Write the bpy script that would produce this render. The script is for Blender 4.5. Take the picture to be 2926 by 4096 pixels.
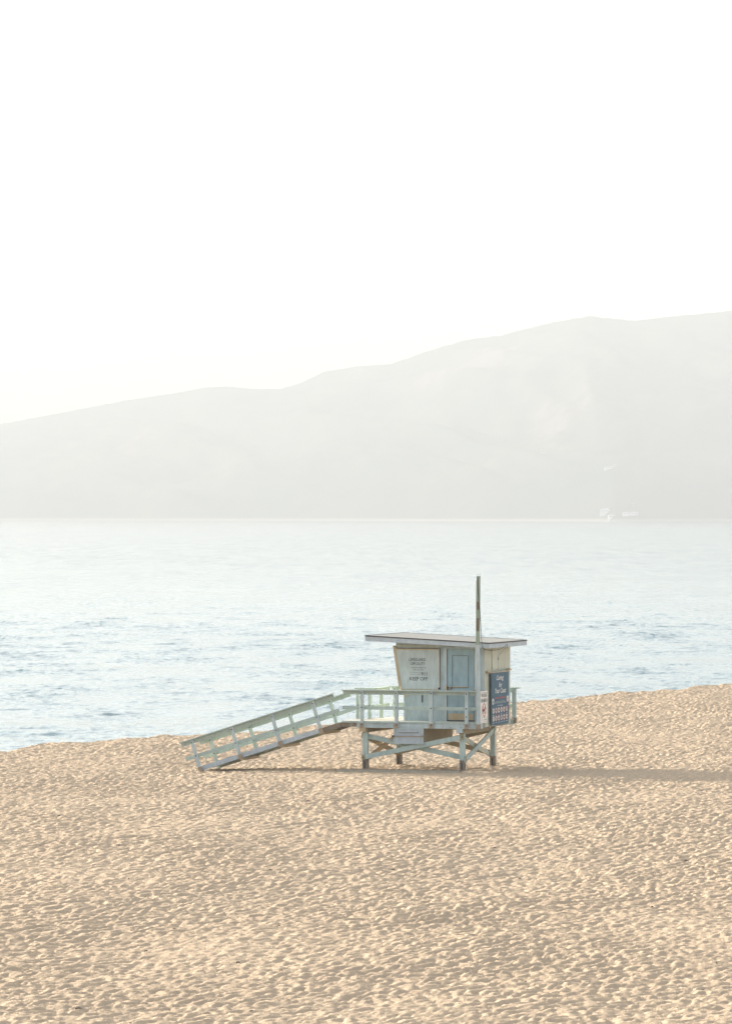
import bpy, math, random
import numpy as np
from mathutils import Vector, Matrix

for o in list(bpy.data.objects): bpy.data.objects.remove(o)
scene = bpy.context.scene
C = scene.collection

# ------------------------------------------------------------------ camera
CAM_H = 7.87                      # camera height above the sand at the tower
cam_d = bpy.data.cameras.new('camera'); cam = bpy.data.objects.new('camera', cam_d); C.objects.link(cam)
cam.location = (0, 0, CAM_H)
cam.rotation_euler = (math.radians(90.034), 0, 0)
cam_d.sensor_fit = 'HORIZONTAL'; cam_d.sensor_width = 36.0
cam_d.lens = 36.0 * 20150 / 2926.0
cam_d.clip_start = 1.0; cam_d.clip_end = 60000
scene.camera = cam
scene.render.resolution_x = 731; scene.render.resolution_y = 1024

# ------------------------------------------------------------------ sky and sun
SUN_EL = math.radians(13.5)
SUN_AZ = math.radians(48.0)       # to the left of straight ahead
w = bpy.data.worlds.new('World'); scene.world = w; w.use_nodes = True
nt = w.node_tree; nt.nodes.clear()
sky = nt.nodes.new('ShaderNodeTexSky'); sky.sky_type = 'NISHITA'; sky.sun_disc = False
sky.sun_elevation = SUN_EL; sky.sun_rotation = -SUN_AZ
sky.air_density = 1.0; sky.dust_density = 3.0; sky.ozone_density = 1.5; sky.altitude = 0
bg = nt.nodes.new('ShaderNodeBackground'); bg.inputs['Strength'].default_value = 0.15
wo = nt.nodes.new('ShaderNodeOutputWorld')
hs = nt.nodes.new('ShaderNodeHueSaturation'); hs.inputs['Saturation'].default_value = 0.42
nt.links.new(sky.outputs[0], hs.inputs['Color']); nt.links.new(hs.outputs[0], bg.inputs[0]); nt.links.new(bg.outputs[0], wo.inputs[0])

sl = bpy.data.lights.new('sun', 'SUN'); sl.energy = 5.0; sl.angle = math.radians(0.5); sl.color = (1.0, 0.93, 0.84)
sun = bpy.data.objects.new('sun', sl); C.objects.link(sun)
to_sun = Vector((-math.sin(SUN_AZ)*math.cos(SUN_EL), math.cos(SUN_AZ)*math.cos(SUN_EL), math.sin(SUN_EL)))
sun.rotation_euler = to_sun.to_track_quat('Z', 'Y').to_euler()
sun.location = (-60, 200, 60)

vs = scene.view_settings
vs.view_transform = 'Standard'; vs.look = 'None'; vs.gamma = 1; vs.use_curve_mapping = False
vs.exposure = 1.72
scene.cycles.volume_bounces = 1
scene.cycles.max_bounces = 8

# ------------------------------------------------------------------ material helpers
def new_mat(name):
    m = bpy.data.materials.new(name); m.use_nodes = True
    n = m.node_tree.nodes; b = n['Principled BSDF']
    return m, m.node_tree, b
def N(t, kind, **kw):
    n = t.nodes.new(kind)
    for k, v in kw.items():
        if k in n.inputs: n.inputs[k].default_value = v
        else: setattr(n, k, v)
    return n
def L(t, a, b): t.links.new(a, b)
def ramp(t, fac, stops):
    r = t.nodes.new('ShaderNodeValToRGB'); e = r.color_ramp.elements
    e[0].position, e[0].color = stops[0][0], (*stops[0][1], 1)
    e[1].position, e[1].color = stops[-1][0], (*stops[-1][1], 1)
    for p, c in stops[1:-1]:
        x = e.new(p); x.color = (*c, 1)
    L(t, fac, r.inputs[0]); return r.outputs[0]
def noise(t, vec, scale, detail=4, rough=0.55, sc=(1, 1, 1)):
    mp = t.nodes.new('ShaderNodeMapping'); mp.inputs['Scale'].default_value = sc
    L(t, vec, mp.inputs[0])
    n = N(t, 'ShaderNodeTexNoise', Scale=scale, Detail=detail, Roughness=rough)
    L(t, mp.outputs[0], n.inputs['Vector']); return n.outputs['Fac']
def mixc(t, fac, a, b):
    m = t.nodes.new('ShaderNodeMix'); m.data_type = 'RGBA'
    if isinstance(fac, (int, float)): m.inputs[0].default_value = fac
    else: L(t, fac, m.inputs[0])
    for i, x in ((6, a), (7, b)):
        if isinstance(x, tuple): m.inputs[i].default_value = (*x, 1)
        else: L(t, x, m.inputs[i])
    return m.outputs[2]
def paint(name, base, worn=(0.30, 0.22, 0.13), amount=0.30, var=0.10, rough=0.6, streak=(1, 1, 0.25), sc=3.0):
    m, t, b = new_mat(name)
    co = t.nodes.new('ShaderNodeTexCoord').outputs['Object']
    big = noise(t, co, 1.3, 5, 0.6)
    dark = tuple(c*(1-var*1.6) for c in base); light = tuple(min(1, c*(1+var)) for c in base)
    col = ramp(t, big, [(0.3, dark), (0.7, light)])
    fine = noise(t, co, 9.0, 6, 0.7, streak)
    col = mixc(t, ramp_f(t, fine, 0.42, 0.75), col, tuple(c*0.72 for c in base))
    wn = noise(t, co, sc, 8, 0.72, (1, 1, 0.5))
    wf = ramp_f(t, wn, 0.74-amount*0.35, 0.80-amount*0.30)
    col = mixc(t, wf, col, worn)
    L(t, col, b.inputs['Base Color']); b.inputs['Roughness'].default_value = rough
    bp = N(t, 'ShaderNodeBump', Strength=0.25, Distance=0.01); L(t, fine, bp.inputs['Height']); L(t, bp.outputs[0], b.inputs['Normal'])
    return m
def ramp_f(t, fac, lo, hi):
    r = N(t, 'ShaderNodeMapRange'); r.inputs['From Min'].default_value = lo; r.inputs['From Max'].default_value = hi
    L(t, fac, r.inputs['Value']); return r.outputs[0]
def plain(name, col, rough=0.6, metal=0.0):
    m, t, b = new_mat(name)
    co = t.nodes.new('ShaderNodeTexCoord').outputs['Object']
    n = noise(t, co, 6.0, 4)
    L(t, ramp(t, n, [(0.3, tuple(c*0.85 for c in col)), (0.7, tuple(min(1, c*1.12) for c in col))]), b.inputs['Base Color'])
    b.inputs['Roughness'].default_value = rough; b.inputs['Metallic'].default_value = metal
    return m

M = dict(
    wall=paint('faded_blue_paint', (0.36, 0.46, 0.48), (0.36, 0.33, 0.24), amount=0.17, var=0.13),
    side=paint('faded_green_sand_bounce_paint', (0.47, 0.49, 0.40), (0.42, 0.34, 0.20), amount=0.30),  # cream tone holds the light bounced up from the sand
    trim=paint('pale_trim_paint', (0.41, 0.49, 0.50), (0.30, 0.27, 0.2), amount=0.24),
    door=paint('blue_door_paint', (0.26, 0.38, 0.42), (0.42, 0.50, 0.48), amount=0.15),
    rail=paint('pale_green_rail_paint', (0.37, 0.46, 0.43), amount=0.26),
    far=paint('sunlit_mint_rail_paint', (0.46, 0.57, 0.49), (0.55, 0.56, 0.36), amount=0.2),  # paler copy of the rail paint, sunlight put into the colour
    shutter=paint('grey_shutter_paint', (0.43, 0.50, 0.49), (0.36, 0.39, 0.30), amount=0.34, sc=1.6),
    fascia=paint('pale_fascia_paint', (0.42, 0.48, 0.52), amount=0.14),
    tan=paint('tan_worn_lit_wood', (0.46, 0.37, 0.23), (0.60, 0.50, 0.34), amount=0.35),  # worn tan wood, with the lit tone of edges put in
    brown=paint('weathered_brown_wood', (0.19, 0.15, 0.11), (0.30, 0.27, 0.22), amount=0.5),
    beam=paint('ochre_shade_toned_beam', (0.29, 0.25, 0.15), (0.34, 0.36, 0.27), amount=0.35),  # under-deck shade and yellowish light put into the beam colour
    rust=plain('rusty_bracket', (0.28, 0.22, 0.16), 0.8),
    bolt=plain('dark_bolt', (0.03, 0.035, 0.04), 0.5, 0.6),
    black=plain('black_iron', (0.02, 0.025, 0.03), 0.5),
    deck=paint('dusty_deck_boards', (0.60, 0.55, 0.45), (0.50, 0.44, 0.33), amount=0.3),
    gravel=paint('tan_roof_gravel', (0.245, 0.232, 0.19), (0.20, 0.19, 0.155), amount=0.5, sc=14),
    tar=plain('dark_roof_edge', (0.035, 0.04, 0.045), 0.7),
    ink=plain('dark_stencil_ink', (0.055, 0.065, 0.075), 0.8),
    green=paint('green_mast_paint', (0.25, 0.32, 0.25), (0.22, 0.16, 0.09), amount=0.45),
    brownstain=plain('stripped_mast_wood', (0.13, 0.10, 0.065), 0.8),
    cream=paint('cream_conduit_paint', (0.62, 0.60, 0.46), (0.42, 0.30, 0.18), amount=0.3),
    navy=plain('navy_sign_print', (0.045, 0.110, 0.160), 0.8),
    white=plain('white_sign_face', (0.72, 0.70, 0.64), 0.5),
    offwhite=plain('off_white_print', (0.62, 0.62, 0.58), 0.5),
    red=plain('red_print', (0.55, 0.06, 0.05), 0.5),
    orange=plain('orange_print', (0.58, 0.13, 0.07), 0.5),
    dim=plain('painted_groove_shade', (0.13, 0.18, 0.17), 0.9),  # dark colour standing in for the shade around the door panel
    plank=plain('sun_bleached_plank', (0.36, 0.32, 0.25), 0.9),
    hut=plain('white_house_wall', (0.9, 0.88, 0.84), 0.7),
    hutroof=plain('pale_house_roof', (0.88, 0.84, 0.8), 0.7),
    hutglass=plain('dark_house_window', (0.08, 0.09, 0.1), 0.3),
)

# ------------------------------------------------------------------ numpy gradient noise
def gnoise(x, y, seed):
    xi = np.floor(x).astype(np.int64); yi = np.floor(y).astype(np.int64)
    xf = x-xi; yf = y-yi
    def g(ix, iy, dx, dy):
        h = (ix*374761393+iy*668265263+seed*1442695041) & 0xffffffff
        h = ((h ^ (h >> 13))*1274126177) & 0xffffffff
        h = (h ^ (h >> 16)) & 0xffff
        a = h*(2*np.pi/65536.0)
        return np.cos(a)*dx+np.sin(a)*dy
    sx = xf*xf*xf*(xf*(xf*6-15)+10); sy = yf*yf*yf*(yf*(yf*6-15)+10)
    a = g(xi, yi, xf, yf); b = g(xi+1, yi, xf-1, yf)
    c = g(xi, yi+1, xf, yf-1); d = g(xi+1, yi+1, xf-1, yf-1)
    return (a+(b-a)*sx+((c+(d-c)*sx)-(a+(b-a)*sx))*sy)*1.6
def grid_mesh(name, xs, ys, zfun, mat, smooth=True):
    X, Y = np.meshgrid(xs, ys); Z = zfun(X, Y)
    nx, ny = len(xs), len(ys)
    co = np.stack([X, Y, Z], -1).reshape(-1, 3).astype(np.float32)
    i = np.arange((nx-1)*(ny-1)); r = i//(nx-1); c = i % (nx-1); a = r*nx+c
    f = np.stack([a, a+1, a+nx+1, a+nx], -1).astype(np.int32)
    me = bpy.data.meshes.new(name)
    me.vertices.add(len(co)); me.vertices.foreach_set('co', co.ravel())
    me.loops.add(f.size); me.loops.foreach_set('vertex_index', f.ravel())
    me.polygons.add(len(f)); me.polygons.foreach_set('loop_start', np.arange(0, f.size, 4, dtype=np.int32))
    me.polygons.foreach_set('loop_total', np.full(len(f), 4, dtype=np.int32))
    if smooth: me.polygons.foreach_set('use_smooth', np.ones(len(f), dtype=bool))
    me.update(calc_edges=True); me.validate()
    me.materials.append(mat)
    o = bpy.data.objects.new(name, me); C.objects.link(o); return o
def grow(a, b, d0, k):
    out = [a]; d = d0
    while out[-1] < b: out.append(out[-1]+d); d *= k
    return np.array(out[1:])

# ------------------------------------------------------------------ sand
SX = [-400, -40, -14, -10.06, -4.3, -1.1, 6.3, 13.15, 17, 60, 400]
SY = [-60, 140, 165.5, 173.3, 183.5, 189.5, 211, 226.5, 233, 300, 900]
m, t, b = new_mat('trodden_sand')
co = t.nodes.new('ShaderNodeTexCoord').outputs['Object']
big = noise(t, co, 0.12, 4)
col = ramp(t, big, [(0.3, (0.475, 0.355, 0.235)), (0.7, (0.535, 0.405, 0.270))])
grain = noise(t, co, 22, 6, 0.75)
col = mixc(t, ramp_f(t, grain, 0.45, 0.8), col, (0.36, 0.29, 0.21))
wv = noise(t, co, 1.5, 5, 0.6)
L(t, col, b.inputs['Base Color']); b.inputs['Roughness'].default_value = 0.95
b.inputs['Specular IOR Level'].default_value = 0.1
b1 = noise(t, co, 7.0, 5, 0.65)
bp = N(t, 'ShaderNodeBump', Strength=1.0, Distance=0.06); L(t, b1, bp.inputs['Height'])
L(t, bp.outputs[0], b.inputs['Normal'])
sand_m = m
LEGS = [(-.254+u*math.cos(math.radians(18))+v*math.sin(math.radians(18)), 155-u*math.sin(math.radians(18))+v*math.cos(math.radians(18)))
        for u, v in ((.22, .12), (3.33, .12), (.34, 3.15), (3.40, 3.15), (-5.1, .2))]
def sand_z(X, Y):
    edge = np.interp(X, SX, SY)
    edge = edge + 2.2*gnoise(X/5.0, Y*0+3.3, 5) + 1.0*gnoise(X/1.3, Y*0+7.1, 6)
    d = Y-edge
    z = np.where(d > 0, -0.17*d, 0.0)
    z = np.maximum(z, -5.0)
    near = np.exp(-((X-2)**2+(Y-156)**2)/60.0)
    z += 0.10*gnoise(X/9, Y/14, 1)*(1-near) + 0.05*gnoise(X/3.0, Y/5.0, 2)*(1-near)
    z -= 0.10*np.clip((-X-2)/3.0, 0, 1)*np.exp(-((Y-156)/10.0)**2)
    z += 0.055*gnoise(X/.9, Y/2.2, 8)*np.exp(-((Y-edge)/3.0)**2)
    z += 0.022*np.clip(X-3.5, 0, 14)*np.exp(-((Y-150)/22.0)**2)
    for lx_, ly_ in LEGS: z += 0.05*np.exp(-(((X-lx_-.15)/.35)**2+((Y-ly_+.1)/.6)**2))
    # footprints, heaps and scuffs
    wx = X+0.08*gnoise(X/.6, Y/.6, 11); wy = Y+0.10*gnoise(X/.6, Y/.6, 12)
    q = wx*0.87-wy*0.5; p = wx*0.5+wy*0.87            # scuffs run mostly one way along the beach
    n1 = gnoise(q/0.135, p/0.31, 21); n2 = gnoise(q/0.075+4, p/0.17, 22); n3 = gnoise(q/0.40, p/0.90, 23)
    mod = 1.0+0.40*gnoise(X/4.0, Y/12.0, 31)
    flat = 1-0.75*np.clip(1-np.hypot((X-1.8)/4.6, (Y-153.2)/2.6), 0, 1)
    z += (0.024*np.tanh(3.6*n1)+0.012*n2+0.022*n3)*mod*flat
    # long faint tyre and drag lines slanting across the beach
    for k, (sl_, off, wd) in enumerate(((1.5, 96, .22), (1.5, 98.2, .22), (1.9, 105, .25), (1.6, 111, .25), (1.6, 113.3, .25), (2.1, 120, .3), (1.4, 128, .3), (1.4, 130.5, .3), (2.3, 141, .3))):
        q = Y-off-sl_*X-3*gnoise(X/9+k, Y*0, 41+k)
        z -= 0.06*(np.exp(-(q/wd)**2)-0.5*np.exp(-((q+2.2*wd)/wd)**2))*np.clip(0.2+1.3*gnoise(X/2.5, Y/4.5, 50+k), 0, 1)
    return z
xs = np.concatenate([-grow(18, 420, .3, 1.18)[::-1], np.arange(-18, 18.001, 0.04), grow(18, 420, .3, 1.18)])
ys = np.concatenate([-grow(-72, 80, .3, 1.15)[::-1], np.arange(72, 236, 0.09), grow(236, 900, .3, 1.12)])
sand = grid_mesh('sand', xs, ys, sand_z, sand_m); sand['kind'] = 'structure'

# ------------------------------------------------------------------ sea
SEA = -1.6
m, t, b = new_mat('sea_water')
co = t.nodes.new('ShaderNodeTexCoord').outputs['Object']
b.inputs['Base Color'].default_value = (0.06, 0.14, 0.15, 1); b.inputs['Roughness'].default_value = 0.10
b.inputs['IOR'].default_value = 1.333
s1 = noise(t, co, 1.3, 6, 0.62, (0.55, 1, 1)); s2 = noise(t, co, 0.035, 5, 0.6, (0.35, 1, 1))
gust = noise(t, co, 0.02, 5, 0.62, (1, 0.25, 1))
s4 = noise(t, co, 0.30, 6, 0.7, (1, 0.09, 1)); sy = t.nodes.new('ShaderNodeSeparateXYZ'); L(t, co, sy.inputs[0])
far = N(t, 'ShaderNodeMath', operation='MULTIPLY'); L(t, ramp_f(t, sy.outputs[1], 450, 1100), far.inputs[0]); L(t, ramp_f(t, s4, 0.46, 0.70), far.inputs[1])
gu = N(t, 'ShaderNodeMath', operation='MULTIPLY_ADD'); L(t, far.outputs[0], gu.inputs[0]); gu.inputs[1].default_value = 5.5; L(t, ramp_f(t, gust, 0.38, 0.68), gu.inputs[2])
mu = N(t, 'ShaderNodeMath', operation='MULTIPLY'); L(t, s1, mu.inputs[0]); L(t, gu.outputs[0], mu.inputs[1])
ad = N(t, 'ShaderNodeMath', operation='MULTIPLY_ADD'); L(t, s1, ad.inputs[0]); ad.inputs[1].default_value = 0.25; L(t, mu.outputs[0], ad.inputs[2])
bp = N(t, 'ShaderNodeBump', Strength=1.0, Distance=0.06); L(t, ad.outputs[0], bp.inputs['Height'])
s3 = noise(t, co, 0.16, 6, 0.7, (0.6, 1, 1))
bp3 = N(t, 'ShaderNodeBump', Strength=0.7, Distance=0.30); L(t, s3, bp3.inputs['Height']); L(t, bp.outputs[0], bp3.inputs['Normal']); bp = bp3
bp2 = N(t, 'ShaderNodeBump', Strength=0.8, Distance=0.7); L(t, s2, bp2.inputs['Height']); L(t, bp.outputs[0], bp2.inputs['Normal'])
L(t, bp2.outputs[0], b.inputs['Normal'])
sea_m = m
def sea_z(X, Y):
    wx = X+0.8*gnoise(X/4, Y/4, 60); wy = Y+0.8*gnoise(X/4, Y/4, 61)+0.25*X
    sp = np.where(Y < 420, 0.2, 0.2+0.004*(Y-420))
    patch = np.clip(0.8+0.3*gnoise(X/16, Y/45, 67)+0.7*gnoise(X/5, Y/14, 68), 0.05, 1.5)
    z = np.zeros_like(X)
    for lx, ly, A, s in ((1.1, .9, .009, 64), (1.1, 1.3, .036, 62), (2.3, 2.6, .046, 63), (7.5, 6.5, .065, 69), (20, 9, .05, 65), (80, 35, .10, 66)):
        n = gnoise(wx/lx, wy/ly, s)
        k = np.clip(2.2-3.2*sp/ly, 0, 1)*np.clip(1.5-np.abs(X)/(ly*60+60), 0, 1)
        if s in (62, 63, 69): n = np.clip(1-5.0*np.abs(n), 0, 1)**1.2*patch
        z += A*n*k
    return SEA+z
xs = np.concatenate([-grow(34, 6000, .5, 1.2)[::-1], np.arange(-34, 34.001, 0.16), grow(34, 6000, .5, 1.2)])
ys = np.concatenate([np.arange(150, 420, 0.2), grow(420, 10200, .2, 1.004)])
sea = grid_mesh('sea', xs, ys, sea_z, sea_m); sea['kind'] = 'structure'

# ------------------------------------------------------------------ far hills
HF = 20150.0
PX = [-3000, -1200, 0, 293, 500, 700, 830, 900, 1000, 1110, 1200, 1300, 1450, 1560, 1700, 1850, 1900, 2000, 2150, 2300, 2360, 2450, 2540, 2633, 2926, 3600, 6000]
PY = [1990, 1850, 1695, 1640, 1600, 1570, 1546, 1543, 1553, 1555, 1530, 1483, 1460, 1455, 1405, 1360, 1350, 1340, 1300, 1270, 1262, 1272, 1280, 1268, 1240, 1200, 1500]
YR = 8600.0
RX = [(p-1463)/HF*YR for p in PX]; RZ = [CAM_H+(2060-p)/HF*YR for p in PY]
def back(X): return 1.7*np.clip(350-X, 0, 1400)       # the coast bends away on the left
def hill_z(X, Y):
    B = back(X); Y = Y-B
    k = (YR+B)/YR
    top = CAM_H+(np.interp(X/k, RX, RZ)-CAM_H)*k
    s = np.clip((Y-7075)/(YR-7075), 0, 1)
    prof = np.where(Y <= YR, 0.05*np.minimum(1, s*18)+0.95*np.power(s, 0.85), 1-((Y-YR)/1400.0)**2*0.9)
    warp = X+120*gnoise(X/400, Y/400, 70)
    g = np.abs(gnoise(warp/260+Y/700, Y/900, 71))*0.55+np.abs(gnoise(warp/110+Y/400, Y/380, 72))*0.25+gnoise(X/40, Y/60, 73)*.06
    relief = (0.25-g)*95*np.clip(s*(1-s)*4, 0, 1)*np.clip(top/250, .3, 1)
    ridge = np.exp(-((Y-YR)/120.0)**2)
    z = top*prof+relief+1.6*gnoise(X/12, Y/20, 74)*ridge
    return np.where(Y < 7075, SEA-2+(Y-7040)*0.08, z-1)
m, t, b = new_mat('chaparral_hillside')
co = t.nodes.new('ShaderNodeTexCoord').outputs['Object']
n1 = noise(t, co, 0.004, 8, 0.65, (1, .6, 1)); n2 = noise(t, co, 0.02, 6, 0.7)
col = ramp(t, n1, [(0.42, (0.055, 0.075, 0.045)), (0.56, (0.10, 0.10, 0.065)), (0.66, (0.20, 0.16, 0.12))])
col = mixc(t, ramp_f(t, n2, 0.5, 0.75), col, (0.035, 0.05, 0.035))
sep = t.nodes.new('ShaderNodeSeparateXYZ'); L(t, co, sep.inputs[0])
lowf = ramp_f(t, sep.outputs[2], 3.5, 1.0)
col = mixc(t, lowf, col, (0.34, 0.31, 0.25))
L(t, col, b.inputs['Base Color']); b.inputs['Roughness'].default_value = 1.0; b.inputs['Specular IOR Level'].default_value = 0
hx = np.concatenate([np.arange(-3400, -800, 40), np.arange(-800, 800, 7.0), np.arange(800, 3401, 40)])
hy = np.concatenate([np.arange(7040, 7140, 5), np.arange(7140, 9600, 16.0)])
hills = grid_mesh('hills', hx, hy, lambda X, Y: hill_z(X, Y+back(X)), m)
hc = np.empty(len(hills.data.vertices)*3, dtype=np.float32); hills.data.vertices.foreach_get('co', hc); hc = hc.reshape(-1, 3)
hc[:, 1] += back(hc[:, 0]); hills.data.vertices.foreach_set('co', hc.ravel()); hills.data.update(); hills['kind'] = 'structure'

# ------------------------------------------------------------------ mesh builder
class MB:
    def __init__(s): s.v = []; s.f = []; s.m = []; s.mats = []
    def mi(s, mat):
        if mat not in s.mats: s.mats.append(mat)
        return s.mats.index(mat)
    def hexa(s, p, mat):
        n = len(s.v); s.v += [tuple(q) for q in p]
        for q in ((0, 3, 2, 1), (4, 5, 6, 7), (0, 1, 5, 4), (1, 2, 6, 5), (2, 3, 7, 6), (3, 0, 4, 7)):
            s.f.append(tuple(n+i for i in q)); s.m.append(s.mi(mat))
    def box(s, x0, x1, y0, y1, z0, z1, mat):
        s.hexa([(x0, y0, z0), (x1, y0, z0), (x1, y1, z0), (x0, y1, z0), (x0, y0, z1), (x1, y0, z1), (x1, y1, z1), (x0, y1, z1)], mat)
    def bar(s, a, b, side, w, h, mat):
        a, b, side = Vector(a), Vector(b), Vector(side).normalized()
        d = (b-a).normalized(); side = (side-d*side.dot(d)).normalized(); up = d.cross(side).normalized()
        P = []
        for q in (a, b):
            P += [q-side*w/2-up*h/2, q+side*w/2-up*h/2, q+side*w/2+up*h/2, q-side*w/2+up*h/2]
        s.hexa([P[0], P[1], P[2], P[3], P[4], P[5], P[6], P[7]], mat)
    def prism(s, pts, off, mat):          # polygon pts extruded by vector off
        n = len(s.v); k = len(pts); off = Vector(off)
        s.v += [tuple(Vector(p)) for p in pts]+[tuple(Vector(p)+off) for p in pts]
        i = s.mi(mat)
        s.f.append(tuple(range(n, n+k))[::-1]); s.m.append(i); s.f.append(tuple(range(n+k, n+2*k))); s.m.append(i)
        for j in range(k):
            s.f.append((n+j, n+(j+1) % k, n+k+(j+1) % k, n+k+j)); s.m.append(i)
    def disc(s, c, ax1, ax2, off, r1, r2, mat, k=20):
        c, ax1, ax2 = Vector(c), Vector(ax1), Vector(ax2)
        s.prism([c+ax1*r1*math.cos(2*math.pi*i/k)+ax2*r2*math.sin(2*math.pi*i/k) for i in range(k)], off, mat)
    def ring(s, c, ax1, ax2, off, ro, ri, mat, k=28):
        c, ax1, ax2, off = Vector(c), Vector(ax1), Vector(ax2), Vector(off)
        n = len(s.v); i = s.mi(mat)
        for q in range(k):
            a = 2*math.pi*q/k; e = ax1*math.cos(a)+ax2*math.sin(a)
            s.v += [tuple(c+e*ro), tuple(c+e*ri), tuple(c+e*ri+off), tuple(c+e*ro+off)]
        for q in range(k):
            A = n+4*q; B = n+4*((q+1) % k)
            for j in range(4):
                s.f.append((A+j, A+(j+1) % 4, B+(j+1) % 4, B+j)); s.m.append(i)
    def tube(s, pts, r, mat, k=6):
        pts = [Vector(p) for p in pts]; n = len(s.v); i = s.mi(mat)
        for q, p in enumerate(pts):
            d = (pts[min(q+1, len(pts)-1)]-pts[max(q-1, 0)]).normalized()
            a = d.orthogonal().normalized() if abs(d.z) > .99 else d.cross(Vector((0, 0, 1))).normalized()
            b_ = d.cross(a)
            for j in range(k):
                an = 2*math.pi*j/k; s.v.append(tuple(p+a*r*math.cos(an)+b_*r*math.sin(an)))
        for q in range(len(pts)-1):
            for j in range(k):
                s.f.append((n+q*k+j, n+q*k+(j+1) % k, n+(q+1)*k+(j+1) % k, n+(q+1)*k+j)); s.m.append(i)
        s.f.append(tuple(n+j for j in range(k))[::-1]); s.m.append(i)
        s.f.append(tuple(n+(len(pts)-1)*k+j for j in range(k))); s.m.append(i)
    def build(s, name, parent=None, label=None, bevel=0.0):
        me = bpy.data.meshes.new(name); me.from_pydata(s.v, [], s.f)
        for mt in s.mats: me.materials.append(mt)
        me.polygons.foreach_set('material_index', s.m)
        import bmesh
        bm = bmesh.new(); bm.from_mesh(me); bmesh.ops.recalc_face_normals(bm, faces=bm.faces); bm.to_mesh(me); bm.free()
        o = bpy.data.objects.new(name, me); C.objects.link(o)
        if parent: o.parent = parent
        if label: o['label'] = label
        if bevel:
            md = o.modifiers.new('bevel', 'BEVEL'); md.width = bevel; md.segments = 1; md.limit_method = 'ANGLE'
        return o
def thing(name, label, cat, loc=(0, 0, 0), rz=0, group=None):
    o = bpy.data.objects.new(name, None); C.objects.link(o)
    o.location = loc; o.rotation_euler = (0, 0, rz); o['label'] = label; o['category'] = cat
    if group: o['group'] = group
    return o
def text(name, s, mat, parent, origin, right, up, width, height, shear=0.0, out=0.002, stencil=False):
    """flat lettering of an exact width and height, standing 'out' proud of its surface; origin = lower left"""
    cu = bpy.data.curves.new(name, 'FONT'); cu.body = s; cu.shear = shear; cu.resolution_u = 3
    cu.align_x = 'LEFT'
    if stencil: cu.offset = 0.016
    tmp = bpy.data.objects.new(name, cu); C.objects.link(tmp)
    dg = bpy.context.evaluated_depsgraph_get(); dg.update()
    me = bpy.data.meshes.new_from_object(tmp.evaluated_get(dg))
    bpy.data.objects.remove(tmp)
    n = len(me.vertices); co = np.empty(n*3, dtype=np.float32); me.vertices.foreach_get('co', co); co = co.reshape(-1, 3)
    lo = co.min(0); hi = co.max(0)
    R, U = Vector(right).normalized(), Vector(up).normalized(); Nn = R.cross(U)
    p = (co[:, :2]-lo[:2])/(hi[:2]-lo[:2])
    W = np.outer(p[:, 0]*width, np.array(R))+np.outer(p[:, 1]*height, np.array(U))+np.array(Vector(origin)+Nn*out)
    me.vertices.foreach_set('co', W.astype(np.float32).ravel()); me.update()
    me.materials.clear(); me.materials.append(mat)
    o = bpy.data.objects.new(name, me); C.objects.link(o); o.parent = parent
    return o

# ------------------------------------------------------------------ lifeguard tower (local: x along the front, y away from the viewer)
TH = math.radians(18.0)
TO = (-0.254, 155.0, 0.0)
tower = thing('lifeguard_tower', 'pale blue wooden lifeguard tower on stilts with a long ramp, closed and marked off-duty', 'lifeguard tower', TO, -TH)
DZ = 1.53; W_, D_ = 3.88, 3.36; CV = 0.60

# legs
legpos = [(.22, .12), (3.33, .12), (.34, 3.15), (3.40, 3.15)]
for i, (u, v) in enumerate(legpos):
    mb = MB(); h = .078
    mb.box(u-h, u+h, v-h, v+h, .36, 1.34, M['rail'])
    mb.box(u-h-.006, u+h+.006, v-h-.006, v+h+.006, -.7, .36, M['brown'])
    mb.box(u-.02, u+.02, v-h-.016, v-h-.006, .08, .30, M['bolt'])
    mb.disc((u, v-h, 1.2), (1, 0, 0), (0, 0, 1), (0, -.012, 0), .018, .018, M['bolt'], 8)
    if i < 2: mb.box(u-.16, u+.05, v-.17, v-h-.002, 1.20, 1.345, M['trim' if i else 'tan'])
    mb.build('leg', tower, bevel=.006)
    # steel loop beside the foot
    mb = MB(); sgn = -1 if i in (0, 2) else 1
    mb.tube([(u+sgn*(.10+.07*math.sin(a)), v, .20*math.cos(a)+.02) for a in np.linspace(0, 2.2, 9)], .008, M['rust'])
    mb.build('steel_loop', tower)

# cross braces
FLu, FRu, BLu, BRu = .22, 3.33, .34, 3.40
def brace(a, b, side, end=M['rust'], mat=M['rail'], w=.045, h=.15):
    mb = MB(); a, b = Vector(a), Vector(b); d = (b-a).normalized()
    mb.bar(a, b, side, w, h, mat)
    s_ = Vector(side).normalized()
    for q, s2 in ((a, 1), (b, -1)):
        c = q+d*s2*.07
        mb.bar(c-d*.065, c+d*.065, side, w+.006, h+.004, M['beam'])
        mb.disc(c-s_*(w/2+.004), (d.x, d.y, d.z), tuple(d.cross(s_)), tuple(-s_*.012), .02, .02, M['bolt'], 8)
    mb.build('brace', tower, bevel=.004)
brace((.12, .015, .40), (3.42, .015, 1.09), (0, 1, 0))
brace((.14, .225, 1.08), (3.40, .225, .42), (0, 1, 0))
brace((3.435, .02, .36), (3.44, 3.22, 1.22), (1, 0, 0))
brace((3.29, .10, 1.08), (3.29, 3.2, .40), (1, 0, 0), mat=M['side'])
brace((.115, .10, 1.10), (.235, 3.2, .42), (1, 0, 0), mat=M['beam'])
brace((.33, .12, .42), (.45, 3.2, 1.12), (1, 0, 0), mat=M['tan'])
brace((.26, 3.04, .42), (3.45, 3.04, 1.20), (0, 1, 0), mat=M['beam'])
brace((.26, 3.26, 1.12), (3.45, 3.26, .42), (0, 1, 0), mat=M['beam'])

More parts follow.
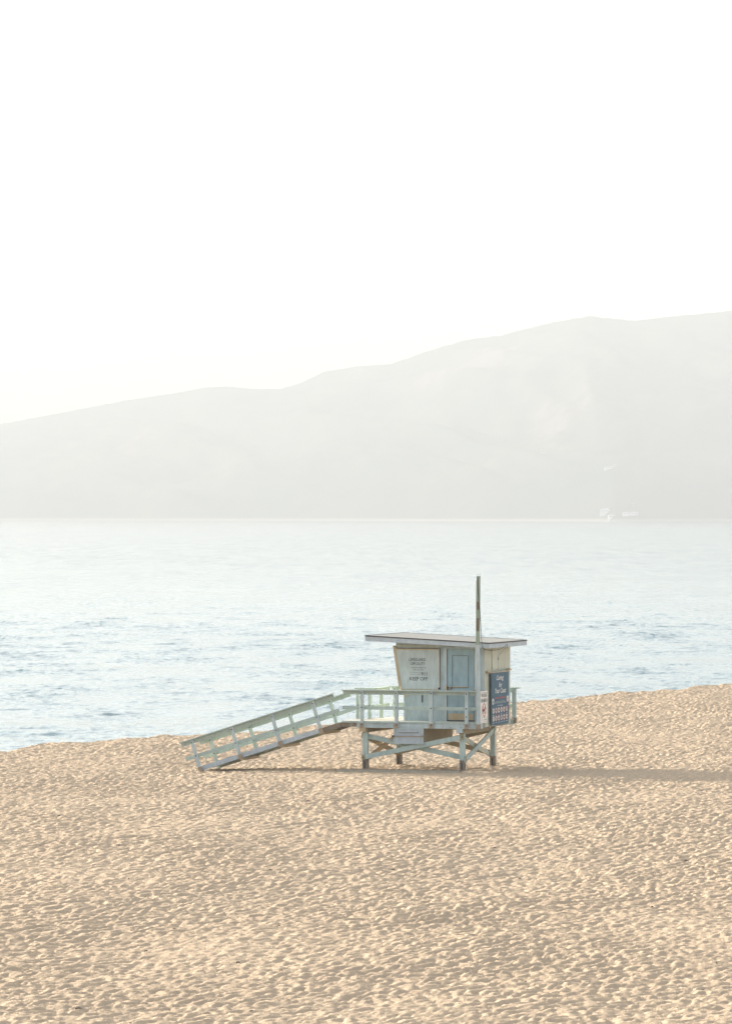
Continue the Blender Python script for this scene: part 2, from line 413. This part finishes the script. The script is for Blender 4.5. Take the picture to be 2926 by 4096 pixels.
# beams under the deck
for (x0, x1, y0, y1) in ((.14, .30, .02, 3.34), (3.25, 3.41, .02, 3.34)):
    mb = MB(); mb.box(x0, x1, y0, y1, 1.16 if x0 > 1 else 1.18, 1.335, M['beam']); mb.build('beam', tower, bevel=.006)
mb = MB(); mb.box(.30, 3.25, 3.06, 3.22, 1.17, 1.34, M['beam']); mb.build('beam', tower, bevel=.006)

# storage chest slung under the deck
mb = MB(); mb.box(1.19, 2.13, -.03, 3.0, .85, 1.335, M['beam'])
mb.box(1.185, 2.135, -.055, -.03, .845, 1.333, M['fascia']); 
for (a, b, c, d) in ((1.185, 2.135, .845, .885), (1.185, 2.135, 1.30, 1.333), (1.185, 1.225, .885, 1.30), (2.095, 2.135, .885, 1.30)):
    mb.box(a, b, -.072, -.055, c, d, M['trim'])
mb.box(1.235, 2.085, -.061, -.055, 1.082, 1.09, M['black'])
chest = mb.build('storage_chest', tower, 'pale blue box under the deck with a handle and a rusty locking rod')
mb = MB(); mb.box(1.32, 1.97, -.10, -.055, 1.205, 1.235, M['trim']); mb.box(1.32, 1.97, -.096, -.055, 1.197, 1.205, M['black']); mb.build('handle', chest)
mb = MB(); mb.tube([(1.14, -.095, 1.075), (2.18, -.095, 1.085)], .014, M['rust']); mb.box(1.14, 1.20, -.12, -.04, 1.05, 1.11, M['black']); mb.box(2.12, 2.17, -.12, -.04, 1.06, 1.12, M['rust']); mb.build('locking_rod', chest)

# deck
mb = MB()
for k in range(24):
    y0 = -.02+k*.1405
    mb.box(-.02, W_, y0, y0+.135, DZ-.045, DZ, M['deck'])
mb.box(-.52, -.03, -.02, 1.66, DZ-.045, DZ, M['deck'])
mb.box(.02, W_-.02, .02, D_-.02, DZ-.19, DZ-.05, M['brown'])
deck = mb.build('deck', tower)
mb = MB(); mb.box(0, W_-.02, -.030, .0, DZ-.205, DZ-.06, M['trim']); mb.box(-.5, W_-.02, -.045, -.0205, DZ-.055, DZ+.004, M['rail'])
for u in (3.0, 3.33): mb.disc((u, -.03, 1.36), (1, 0, 0), (0, 0, 1), (0, -.01, 0), .016, .016, M['bolt'], 8)
mb.disc((1.20, -.03, 1.40), (1, 0, 0), (0, 0, 1), (0, -.01, 0), .03, .03, M['black'], 10)
mb.build('front_fascia', deck, bevel=.004)
text('fascia_lettering', 'PRESIDENT WITTS MAN', M['ink'], deck, (.49, -.031, 1.425), (1, 0, 0), (0, 0, 1), .46, .035)
text('fascia_lettering', 'Please wait between 24 hours', M['navy'], deck, (.49, -.031, 1.375), (1, 0, 0), (0, 0, 1), .46, .032)
mb = MB(); mb.box(-.03, 0, 0, D_, DZ-.20, DZ-.05, M['far']); mb.build('side_fascia', deck)
mb = MB(); mb.box(-.515, -.035, .02, .06, DZ-.18, DZ-.046, M['brown']); mb.box(-.515, -.035, 1.58, 1.62, DZ-.18, DZ-.046, M['brown']); mb.box(-.515, -.035, .06, 1.58, DZ-.16, DZ-.12, M['brown']); mb.build('landing_frame', deck)
mb = MB(); mb.box(W_-.02, W_+.02, -.02, .42, DZ-.20, DZ-.02, M['trim']); mb.box(W_-.02, W_+.02, .56, D_, DZ-.17, DZ-.01, M['side'])
mb.box(W_-.02, W_+.004, .42, .56, DZ-.19, DZ-.02, M['brown']); mb.build('right_fascia', deck)
# strip of deck behind the cabin
mb = MB(); mb.box(-.02, W_+.12, D_+.02, D_+.30, DZ-.045, DZ, M['deck']); mb.box(.0, W_+.10, D_+.02, D_+.28, DZ-.19, DZ-.046, M['rail']); mb.build('rear_walkway', deck)

# ---- front railing
def rail_post(x, y, z0, z1, parent, mat, face=-1, base=True, third=False):
    mb = MB(); mb.box(x-.052, x+.052, y-.045, y+.045, z0, z1, mat)
    for z in ([2.40, 1.95]+([1.70] if third else [])):
        mb.disc((x, y+face*.045, z), (1, 0, 0), (0, 0, 1), (0, face*.012, 0), .022, .022, M['bolt'], 10)
    if base:
        mb.box(x-.058, x+.058, y-.051, y-.03, z0-.01, z0+.15, M['rust'])
        mb.disc((x+.01, y-.051, z0+.09), (1, 0, 0), (0, 0, 1), (0, -.012, 0), .022, .022, M['bolt'], 10)
    return mb.build('post', parent, bevel=.005)
mb = MB()
mb.box(-.50, 3.86, -.15, .05, 2.462, 2.496, M['rail'])
mb.box(-.48, 3.84, -.012, .028, 2.345, 2.460, M['rail'])
mb.box(-.50, 3.84, -.012, .028, 1.885, 1.99, M['rail'])
fr = mb.build('front_railing', tower, bevel=.004)
for i, u in enumerate((.166, 1.276, 2.393, 3.523)):
    rail_post(u, -.078, 1.335, 2.46, fr, M['trim'], third=(i == 3))
mb = MB(); mb.box(3.74, 3.90, -.13, .03, 2.497, 2.53, M['rust']); mb.build('rail_bracket', fr)

# ---- left and rear railing
mb = MB()
mb.box(-.62, .02, 1.52, 1.68, 2.455, 2.49, M['far']); mb.box(-.55, .0, 1.60, 1.64, 2.33, 2.453, M['far'])
mb.box(-.55, .0, 1.60, 1.64, 1.86, 1.96, M['far'])
mb.box(-.10, .06, 1.69, 3.20, 2.455, 2.49, M['far']); mb.box(-.02, .02, 1.70, 3.20, 2.33, 2.453, M['far']); mb.box(-.02, .02, 1.68, 3.16, 1.87, 1.97, M['far'])
mb.box(-.10, 4.16, 3.46, 3.62, 2.455, 2.49, M['far']); mb.box(-.02, 4.0, 3.50, 3.54, 2.33, 2.453, M['far']); mb.box(-.02, 4.0, 3.50, 3.54, 1.86, 1.97, M['far'])
rr = mb.build('rear_railing', tower, bevel=.004)
for (u, v, z0) in ((-.50, 1.565, 1.34), (-.12, 1.565, DZ), (-.045, 2.50, 1.36), (.10, 3.45, 1.36), (1.3, 3.45, DZ), (2.6, 3.45, DZ)):
    rail_post(u, v, z0, 2.452, rr, M['far'], base=False)
mb = MB(); mb.box(3.93, 4.05, 3.43, 3.53, 1.55, 2.452, M['rail']); mb.box(3.925, 4.06, 3.42, 3.54, 1.37, 1.55, M['brown']); mb.build('post', rr, 'green end post with a dark brown foot')

# ---- cabin
def rz(u): return 4.16-(u-.2)*0.05           # roof top height
mb = MB()
def wallpts(v): return [(1.30, v, DZ), (3.87, v, DZ), (3.87, v, rz(3.87)-.15), (1.03, v, rz(1.03)-.15), (1.06, v, 3.75), (1.30, v, 2.40)]
mb.prism(wallpts(CV), (0, .06, 0), M['wall'])
mb.prism(wallpts(D_-.06), (0, .06, 0), M['wall'])
mb.box(3.81, 3.87, CV+.06, D_-.06, DZ-.14, rz(3.87)-.16, M['side'])
mb.box(1.30, 1.36, CV+.06, D_-.06, DZ, 2.40, M['wall'])
mb.hexa([(1.30, CV+.06, 2.40), (1.36, CV+.06, 2.40), (1.36, D_-.06, 2.40), (1.30, D_-.06, 2.40),
         (1.04, CV+.06, 3.95), (1.10, CV+.06, 3.95), (1.10, D_-.06, 3.95), (1.04, D_-.06, 3.95)], M['wall'])
cab = mb.build('cabin', tower)
mb = MB()                                            # boards and corner trim on the front wall
for (a, b_, z0, z1) in ((2.475, 2.505, DZ, 3.80), (2.58, 2.62, DZ, 3.80), (1.30, 1.35, DZ, 2.40), (3.80, 3.872, DZ, 3.80), (3.62, 3.66, DZ, 3.80)):
    mb.box(a, b_, CV-.014, CV, z0, z1, M['trim'])
mb.box(1.30, 2.475, CV-.012, CV, 2.40, 2.47, M['trim'])
mb.build('corner_trim', cab)
mb = MB(); mb.box(1.06, 2.47, CV-.018, CV, 3.80, 3.86, M['side']); mb.build('header_board', cab)
mb = MB(); mb.box(1.873, 1.915, CV-.014, CV, 2.10, 2.33, M['black']); mb.build('mail_slot', cab)
mb = MB(); mb.box(1.33, 1.43, CV-.03, CV, 2.27, 2.33, M['tan']); mb.build('latch_block', cab)
# side wall boards, doors of the side opening
mb = MB()
mb.box(3.87, 3.885, CV, 1.30, 3.06, 3.80, M['side'])
mb.box(3.87, 3.900, 1.40, 2.02, 3.10, 3.80, M['side']); mb.box(3.87, 3.900, 2.035, 3.33, 3.10, 3.80, M['side'])
mb.box(3.87, 3.892, CV, D_, 1.50, 3.05, M['side'])
mb.box(3.9, 3.912, 2.0, 2.06, 3.40, 3.44, M['black'])
mb.box(3.87, 3.895, 3.29, D_+.004, 1.44, 3.80, M['rail'])
mb.build('side_panel', cab, 'panelling on the right wall, cream sand bounce put into its colour')
for (a, b_, mat) in ((.74, 1.12, 'tan'), (3.0, 3.33, 'tan')):
    mb = MB(); mb.box(3.893, 3.96, a, b_, 3.035, 3.085, M[mat]); mb.box(3.893, 3.965, a-.03, a+.05, 3.0, 3.04, M['rust']); mb.build('sign_bracket', cab)

# door
DL, DR = 2.69, 3.585
mb = MB()
mb.box(DL+.02, DR-.02, CV-.012, CV+.001, DZ+.05, 3.76, M['door'])
door = mb.build('door', tower, 'blue-grey door with a shallow upper panel')
mb = MB()
for (a, b_, z0, z1) in ((DL-.07, DL, DZ, 3.82), (DR, DR+.05, DZ, 3.82), (DL, DR, 3.765, 3.82)):
    mb.box(a, b_, CV-.040, CV-.015, z0, z1, M['trim'])
mb.box(DL, DL+.02, CV-.010, CV, DZ, 3.765, M['black']); mb.box(DL+.02, DR, CV-.010, CV, 3.75, 3.765, M['black']); mb.box(DL, DR, CV-.035, CV, DZ+.003, DZ+.035, M['black'])
mb.build('door_frame', door)
mb = MB()
for (a, b_, z0, z1) in ((2.852, 2.872, 2.60, 3.56), (3.365, 3.385, 2.60, 3.56), (2.872, 3.365, 3.54, 3.56)):
    mb.box(a, b_, CV-.026, CV-.012, z0, z1, M['dim'])  # raised strips that draw the recess shade as colour
mb.box(2.85, 3.39, CV-.045, CV-.012, 2.575, 2.60, M['tan']); mb.box(2.87, 3.39, CV-.030, CV-.012, 2.562, 2.575, M['black'])  # the ledge's catch of light is put into its tan colour
mb.build('door_panel', door)
mb = MB(); mb.box(DL+.05, DR-.06, CV-.022, CV-.012, DZ+.05, DZ+.24, M['tan']); mb.build('kick_plate', door)
mb = MB(); mb.box(2.645, 2.695, CV-.075, CV-.04, 2.50, 2.64, M['tan']); mb.box(2.70, 2.86, CV-.07, CV-.012, 2.54, 2.58, M['black']); mb.box(2.775, 2.83, CV-.08, CV-.012, 2.50, 2.59, M['rust']); mb.build('door_lock', door)

# front shutter with stencilled notice
mb = MB()
P = [(1.265, CV-.02, 2.497), (2.466, CV-.02, 2.497), (2.455, CV-.02, 3.75), (1.062, CV-.02, 3.75)]
mb.prism(P, (0, -.045, 0), M['shutter'])
def edge(a, b_, w_=.03):
    mb.bar((a[0], CV-.047, a[2]), (b_[0], CV-.047, b_[2]), (0, 1, 0), .055, w_, M['tan'])
edge((1.07, 0, 3.735), (2.455, 0, 3.735), .035); edge((2.455, 0, 3.72), (2.466, 0, 2.52), .022); edge((1.27, 0, 2.505), (2.45, 0, 2.505), .02)
mb.box(1.062, 2.462, CV-.05, CV-.001, 3.752, 3.765, M['black'])
mb.box(2.470, 2.48, CV-.05, CV-.001, 2.5, 3.765, M['black'])
sh = mb.build('window_shutter', tower, 'grey plywood shutter with worn tan edges coloured as if lit and a black stencilled notice')
mb = MB(); mb.prism([(2.40, CV-.078, 2.56), (2.49, CV-.078, 2.57), (2.49, CV-.078, 2.50), (2.45, CV-.078, 2.50)], (0, .01, 0), M['black']); mb.build('hinge', sh)
SV = CV-.0655
for s_, x0, x1, y0, y1 in (   # zoom pixels converted to metres on the shutter plane
    ('LIFEGUARD', 1.490, 2.022, 3.372, 3.465), ('OFF-DUTY', 1.522, 2.000, 3.245, 3.338),
    ('ATTEND BALLBARREL ON', 1.522, 2.022, 3.150, 3.190), ('THE BAR FIRES', 1.610, 1.940, 3.085, 3.122),
    ('IN CASE OF EMERGENCY', 1.515, 1.850, 3.000, 3.022), ('CALL OR DIAL NUMBER', 1.515, 1.850, 2.945, 2.967),
    ('911', 1.875, 2.065, 2.925, 3.040), ('KEEP OFF', 1.500, 2.085, 2.775, 2.885)):
    text('lettering', s_, M['ink'], sh, (x0, SV, y0), (1, 0, 0), (0, 0, 1), x1-x0, y1-y0, stencil=(y1-y0 > .05))
# side shutter covering the outward-leaning left window
mb = MB()
a0, a1 = Vector((1.225, 0, 2.47)), Vector((.985, 0, 3.84))
mb.hexa([(1.160, CV-.05, 2.50), (1.255, CV-.05, 2.46), (1.255, D_-.05, 2.46), (1.175, D_-.05, 2.50),
         (.955, CV-.05, 3.84), (1.055, CV-.05, 3.80), (1.055, D_-.05, 3.80), (.975, D_-.05, 3.84)], M['tan'])
mb.build('side_shutter', tower, 'thick tan-edged shutter leaning outward on the left wall')

# roof
mb = MB()
RU0, RU1, RV0, RV1 = .20, 4.22, .10, 4.10
def slab(m_, u0, u1, v0, v1, t0, t1, mat):
    m_.hexa([(u0, v0, rz(u0)-t0), (u1, v0, rz(u1)-t0), (u1, v1, rz(u1)-t0), (u0, v1, rz(u0)-t0),
             (u0, v0, rz(u0)-t1), (u1, v0, rz(u1)-t1), (u1, v1, rz(u1)-t1), (u0, v1, rz(u0)-t1)], mat)
slab(mb, RU0+.02, RU1-.02, RV0+.02, RV1-.02, .12, .0, M['gravel'])
slab(mb, RU0+.06, RU1-.06, RV0+.06, RV1-.06, .145, .122, M['wall'])
roof = mb.build('roof', tower, 'low sloping roof with tan gravel felt on top')
mb = MB()
slab(mb, RU0, RU1, RV0, RV0+.03, .165, .028, M['fascia']); slab(mb, RU0, RU1, RV1-.03, RV1, .165, .028, M['fascia'])
slab(mb, RU0, RU0+.03, RV0+.031, RV1-.031, .164, .028, M['fascia']); slab(mb, RU1-.03, RU1, RV0+.031, RV1-.031, .164, .028, M['fascia'])
mb.build('roof_fascia', roof, bevel=.003)
mb = MB()
for (u0, u1, v0, v1) in ((RU0-.012, RU1+.012, RV0-.012, RV0+.03), (RU0-.012, RU1+.012, RV1-.03, RV1+.012), (RU0-.012, RU0+.03, RV0+.031, RV1-.031), (RU1-.03, RU1+.012, RV0+.031, RV1-.031)):
    slab(mb, u0, u1, v0, v1, .027, -.008, M['tar'])
mb.build('drip_edge', roof)

# mast
mb = MB()
mb.hexa([(3.855, -.16, 1.34), (3.955, -.16, 1.34), (3.955, -.06, 1.34), (3.855, -.06, 1.34), (3.845, -.16, 3.9), (3.94, -.16, 3.9), (3.94, -.06, 3.9), (3.845, -.06, 3.9)], M['trim'])
mb.hexa([(3.845, -.16, 3.9), (3.94, -.16, 3.9), (3.94, -.06, 3.9), (3.845, -.06, 3.9), (3.865, -.16, 6.0), (3.955, -.16, 6.0), (3.955, -.06, 6.0), (3.865, -.06, 6.0)], M['green'])
mb.box(3.85, 3.965, -.165, -.055, 1.33, 1.48, M['rust'])
mb.box(3.862, 3.945, -.166, -.16, 4.98, 5.22, M['brownstain']); mb.box(3.862, 3.938, -.166, -.16, 4.32, 4.72, M['brownstain'])
mast = mb.build('mast', tower, 'tall thin green-and-brown pole rising past the roof')
mb = MB(); mb.bar((3.838, -.13, 3.0), (3.855, -.13, 5.86), (1, 0, 0), .022, .05, M['cream']); mb.build('conduit', mast)
mb = MB(); mb.tube([(3.89, -.11, 6.0), (3.89, -.11, 6.06), (3.93, -.11, 6.09), (3.955, -.11, 6.05), (3.95, -.11, 6.0)], .009, M['trim']); mb.build('eye_bolt', mast)
mb = MB()
pts = [(3.895, -.17, 5.98), (3.91, -.17, 5.6), (3.945, -.17, 5.2), (3.965, -.14, 4.9), (3.99, -.12, 4.4), (4.01, -.10, 4.0), (4.02, -.05, 3.83), (4.06, .03, 3.76), (4.22, .2, 3.73), (4.24, .6, 3.73), (4.225, 1.2, 3.75), (4.22, 1.6, 3.80), (4.22, 1.9, 3.88), (4.22, 1.95, 3.80), (4.10, 1.95, 3.72), (3.93, 1.95, 3.5), (3.93, 1.95, 3.1)]
mb.tube(pts[:14], .010, M['black']); mb.tube(pts[13:], .004, M['black']); mb.build('cable', mast)

# ------------------------------------------------------------------ ramp (part of the tower)
RA = math.radians(17.6); ca, sa = math.cos(RA), math.sin(RA)
def rp(t_, q, v): return (-5.12+t_*ca-q*sa, v, -.09+t_*sa+q*ca)
def rbox(mb, t0, t1, v0, v1, q0, q1, mat):
    mb.hexa([rp(t0, q0, v0), rp(t1, q0, v0), rp(t1, q0, v1), rp(t0, q0, v1), rp(t0, q1, v0), rp(t1, q1, v0), rp(t1, q1, v1), rp(t0, q1, v1)], mat)
mb = MB()
rbox(mb, .02, 4.16, 0, .045, 0, .145, M['fascia']); rbox(mb, 4.16, 4.80, 0, .045, -.02, .125, M['brown'])
rbox(mb, .02, 4.16, 1.555, 1.60, 0, .145, M['far']); rbox(mb, 4.16, 4.80, 1.555, 1.60, -.02, .125, M['brown'])
for k in range(34):
    t0 = .03+k*.1405
    rbox(mb, t0, t0+.134, .047, 1.553, .085, .12, M['brown'])
rampo = mb.build('ramp', tower, 'wooden ramp with two railings sloping down to the sand on the left')
PT = [0.0, 1.38, 2.76, 4.15]
for far, v0, mt in ((0, -.075, 'trim'), (1, 1.605, 'far')):
    for t0 in PT:
        mb = MB(); rbox(mb, t0-.05, t0+.05, v0, v0+.07, 0 if not far else -.02, 1.0, M[mt])
        for q in (.93, .49):
            c = Vector(rp(t0, q, v0)); mb.disc(c, (1, 0, 0), (0, 0, 1), (0, -.012, 0), .022, .022, M['bolt'], 10)
        if not far:
            rbox(mb, t0-.056, t0+.075, v0-.006, v0+.03, -.03, .13, M['rust'])
        mb.build('post', rampo, bevel=.004)
    vb = v0+.071
    mb = MB(); rbox(mb, -.40, 4.87+(.03 if far else 0), vb-.12, vb+.06, 1.005, 1.04, M[mt if far else 'rail']); rbox(mb, -.38, 4.85, vb, vb+.04, .885, 1.003, M[mt if far else 'rail']); mb.build('handrail', rampo, bevel=.003)
    mb = MB(); rbox(mb, -.38, 4.90, vb, vb+.04, .435, .545, M[mt if far else 'rail']); mb.build('mid_rail', rampo, bevel=.003)
for t0 in PT:
    mb = MB(); rbox(mb, t0-.03, t0+.06, -.04, 1.66, -.075, -.002, M['tan']); mb.build('cross_beam', rampo)

# ------------------------------------------------------------------ signs hung on the tower (things of their own)
def tw(u, v, z):
    c, s = math.cos(TH), math.sin(TH); return (TO[0]+u*c+v*s, TO[1]-u*s+v*c, z)
R_, U_ = (0, 1, 0), (0, 0, 1)        # on the right wall, text runs away from the viewer
def sign_root(name, label, u, v, z): return thing(name, label, 'sign', tw(u, v, z), -TH)
# no dogs sign: local origin at lower front corner
s = sign_root('dog_sign', 'white no dogs on beach sign with crossed-out dog, beside the mast', 3.93, .0, 1.50)
mb = MB(); mb.box(0, .012, .0, .75, 0, .98, M['white']); mb.box(.012, .015, .02, .73, .925, .935, M['rust']); mb.box(.012, .015, .02, .73, .03, .036, M['rust'])
mb.build('panel', s)
text('lettering', 'NO DOGS', M['ink'], s, (.013, .10, .80), R_, U_, .55, .105, stencil=True)
text('lettering', 'ON BEACH', M['ink'], s, (.013, .05, .635), R_, U_, .65, .115, stencil=True)
text('lettering', 'LAC CODE 17.12', M['ink'], s, (.013, .13, .165), R_, U_, .48, .03)
text('lettering', 'LAW 12.12.040', M['ink'], s, (.013, .10, .085), R_, U_, .55, .035)
mb = MB(); mb.ring((.012, .375, .40), R_, U_, (.004, 0, 0), .205, .175, M['red'])
mb.build('red_ring', s)
mb = MB()
dg = [(.22, .36), (.24, .28), (.27, .28), (.27, .35), (.38, .36), (.40, .28), (.43, .28), (.44, .37), (.50, .43), (.55, .44), (.54, .48), (.50, .50), (.49, .52), (.46, .47), (.42, .43), (.27, .42), (.22, .46), (.20, .45)]
mb.prism([(.0125, y, z) for y, z in dg], (.002, 0, 0), M['ink']); mb.build('dog_symbol', s)
mb = MB(); mb.bar((.0165, .25, .525), (.0165, .50, .275), (1, 0, 0), .003, .03, M['red']); mb.build('red_slash', s)

# coast poster
s = sign_root('coast_sign', 'large navy Caring for Your Coast poster board on the right wall', 3.97, 1.02, 1.39)
mb = MB(); mb.box(0, .02, 0, 1.86, 0, 1.62, M['navy']); mb.box(-.02, .024, -.01, 1.87, 1.62, 1.645, M['tan']); mb.build('panel', s)
def pz(y): return 3.03-(y-952)*(1.63/452)-1.39        # rows read off the poster, metres above its foot
for s_, a, b_, y1, y0 in (('Caring', .52, 1.28, 982, 1035), ('for', .78, 1.12, 1042, 1085), ('Your Coast', .36, 1.55, 1092, 1135)):
    text('title', s_, M['offwhite'], s, (.021, a, pz(y0)), R_, U_, b_-a, pz(y1)-pz(y0), shear=.25, stencil=True)
mb = MB(); mb.ring((.0205, .95, pz(1050)), R_, (0, 0, 1), (.001, 0, 0), .40, .385, plain('dim_blue_print', (.10, .17, .26))); mb.build('swirl', s)
text('lettering', 'PROTECT OUR BEACHES', M['red'], s, (.021, .36, pz(1182)), R_, U_, 1.10, .05, stencil=True)
for k, (s_, a, b_, y) in enumerate((('LEAVE ONLY FOOTPRINTS', .42, 1.42, 1210), ('BEACHES, HARBORS AND PARKS', .32, 1.55, 1222), ('PROHIBITED', .62, 1.22, 1245))):
    text('lettering', s_, M['offwhite'], s, (.021, a, pz(y)), R_, U_, b_-a, .028)
for a, y in ((.15, 1203), (1.72, 1190)):
    mb = MB(); mb.disc((.0202, a, pz(y)), R_, U_, (.003, 0, 0), .10, .095, M['offwhite']); mb.disc((.0236, a, pz(y)-.005), R_, U_, (.002, 0, 0), .045, .05, M['navy' if a < 1 else 'red'], 8); mb.build('seal', s)
rnd = random.Random(4)
for row, y in enumerate((1283, 1350)):
    for k in range(6):
        a = .20+k*.285; z = pz(y)+(.03*k/6)
        mb = MB(); mb.disc((.0202, a, z), R_, U_, (.003, 0, 0), .098, .085, M['offwhite'])
        mb.ring((.0233, a, z), R_, U_, (.002, 0, 0), .088, .081, M['red'], 18)
        pts = [(.0236, a+.05*math.cos(q)*rnd.uniform(.5, 1.1), z+.05*math.sin(q)*rnd.uniform(.5, 1.1)) for q in np.linspace(0, 5.5, 8)]
        mb.prism(pts, (.002, 0, 0), M['ink']); mb.build('pictogram', s)
        mb = MB(); mb.box(.0202, .0215, a-.08, a+.08, z-.135, z-.125, M['red' if row == 0 and k in (1, 2, 4) else 'offwhite']); mb.build('caption_line', s)
# red notice
s = sign_root('red_notice', 'small orange-red notice at the right end of the wall, above the round sticker', 3.90, 2.94, 1.82)
mb = MB(); mb.box(0, .010, 0, .34, 0, .32, M['rust']); mb.box(.010, .012, .02, .32, .285, .315, M['white']); mb.build('panel', s)
for a in (.09, .24):
    mb = MB(); mb.disc((.0105, a, .20), R_, U_, (.002, 0, 0), .055, .065, M['white']); mb.disc((.0127, a, .20), R_, U_, (.001, 0, 0), .028, .035, M['orange'], 8); mb.build('pictogram', s)
for z in (.12, .09, .06): 
    mb = MB(); mb.box(.0105, .012, .04, .30, z-.008, z+.008, M['orange']); mb.build('text_line', s)
s = sign_root('round_sticker', 'round red-and-white sticker low at the right end of the wall', 3.90, 3.12, 1.64)
mb = MB(); mb.disc((0, 0, 0), R_, U_, (.006, 0, 0), .13, .10, M['white'], 24); mb.build('panel', s)
mb = MB(); mb.ring((.0065, 0, 0), R_, U_, (.002, 0, 0), .095, .06, M['orange']); mb.box(.0066, .0080, -.06, .06, -.012, .012, M['orange']); mb.build('red_mark', s)

# plank lying in the sand
mb = MB(); mb.box(-1.9, 1.9, -.10, .10, -.06, .03, M['plank']); mb.box(-1.92, 1.92, .101, .14, -.06, .045, M['brown'])
pl = mb.build('plank', None, 'long grey plank half buried in the sand in front of the tower legs'); pl['category'] = 'plank'
pl.location = tw(1.5, -.60, .035); pl.rotation_euler = (0, 0, -TH+.10)

# scraps of dried weed on the sand
wr = random.Random(9); mb = MB()
wm = plain('dried_weed', (0.07, 0.055, 0.04), 0.9)
for k in range(70):
    y = 76+wr.random()**1.5*110; x = wr.uniform(-.075, .075)*y
    z = float(sand_z(np.array([[x]]), np.array([[y]]))[0, 0])
    a = wr.uniform(0, 3.1); l_ = wr.uniform(.02, .06)
    mb.tube([(x-l_*math.cos(a), y-l_*math.sin(a), z+.01), (x, y, z+wr.uniform(.015, .035)), (x+l_*math.cos(a+.6), y+l_*math.sin(a+.6), z+.012)], wr.uniform(.006, .014), wm, 5)
wd_ = mb.build('weed_scraps'); wd_['kind'] = 'stuff'

# ------------------------------------------------------------------ houses on the far shore
def hut(px, py, wpx, hpx, label, kind):
    Y = 7080.0
    for it in range(60):
        X = (px-1463)/HF*Y
        z = float(hill_z(np.array([[X]]), np.array([[Y]]))[0, 0])
        if z >= CAM_H+(2060-py)/HF*Y-.5 or Y > 8500: break
        Y += 12
    wd = 1.15*wpx/HF*Y; ht = 1.1*hpx/HF*Y; d = wd*.7
    r = thing('house', label, 'house', (X, Y, z-1), rnd.uniform(-.2, .2), 'pale houses on the far hillside')
    mb = MB(); mb.box(-wd/2, wd/2, -d/2, d/2, -4, ht*.8, M['hut'])
    if kind: mb.box(-wd/2, wd*.1, -d/2-2, -d/2-.1, -4, ht*.45, M['hut'])
    mb.build('wall', r)
    mb = MB(); mb.prism([(-wd/2-.6, -d/2-.6, ht*.8), (wd/2+.6, -d/2-.6, ht*.8), (wd*.2, -d/2-.6, ht*1.15), (-wd*.2, -d/2-.6, ht*1.15)], (0, d+1.2, 0), M['hutroof']); mb.build('roof', r)
    for k in (-.3, 0, .3):
        mb = MB(); mb.box(wd*k-.9, wd*k+.9, -d/2-.12, -d/2-.02, ht*.35, ht*.35+1.6, M['hutglass']); mb.build('window', r)
hut(2432, 1876, 26, 9, 'pale house alone halfway up the far hillside, the left one of the pair', 0)
hut(2458, 1864, 18, 8, 'pale house halfway up the far hillside, the right and higher one of the pair', 0)
hut(2437, 2041, 9, 8, 'small white house just above the beachside cluster on the far shore', 0)
hut(2420, 2062, 34, 16, 'largest pale house of the cluster at the far waterline', 1)
hut(2444, 2074, 22, 10, 'low pale house beside the largest one at the far waterline', 0)
hut(2505, 2066, 30, 9, 'left white house of the long row at the right of the far shore', 1)
hut(2535, 2058, 26, 9, 'right white house of the long row at the right of the far shore', 0)
hut(2530, 2022, 8, 8, 'tiny white house above the long row near the right edge', 0)
hut(2168, 1817, 26, 5, 'faint pale house highest on the far hillside, well left of the others', 0)

# ------------------------------------------------------------------ haze
m = bpy.data.materials.new('sea_haze'); m.use_nodes = True; t = m.node_tree; t.nodes.clear()
pv = t.nodes.new('ShaderNodeVolumePrincipled'); pv.inputs['Density'].default_value = 0.00024
pv.inputs['Color'].default_value = (0.464, 0.472, 0.480, 1); pv.inputs['Anisotropy'].default_value = 0.1
out = t.nodes.new('ShaderNodeOutputMaterial'); L(t, pv.outputs[0], out.inputs['Volume'])
mb = MB(); mb.box(-6600, 6600, -120, 12200, -30, 470, m)
hz = mb.build('haze'); hz['kind'] = 'stuff'
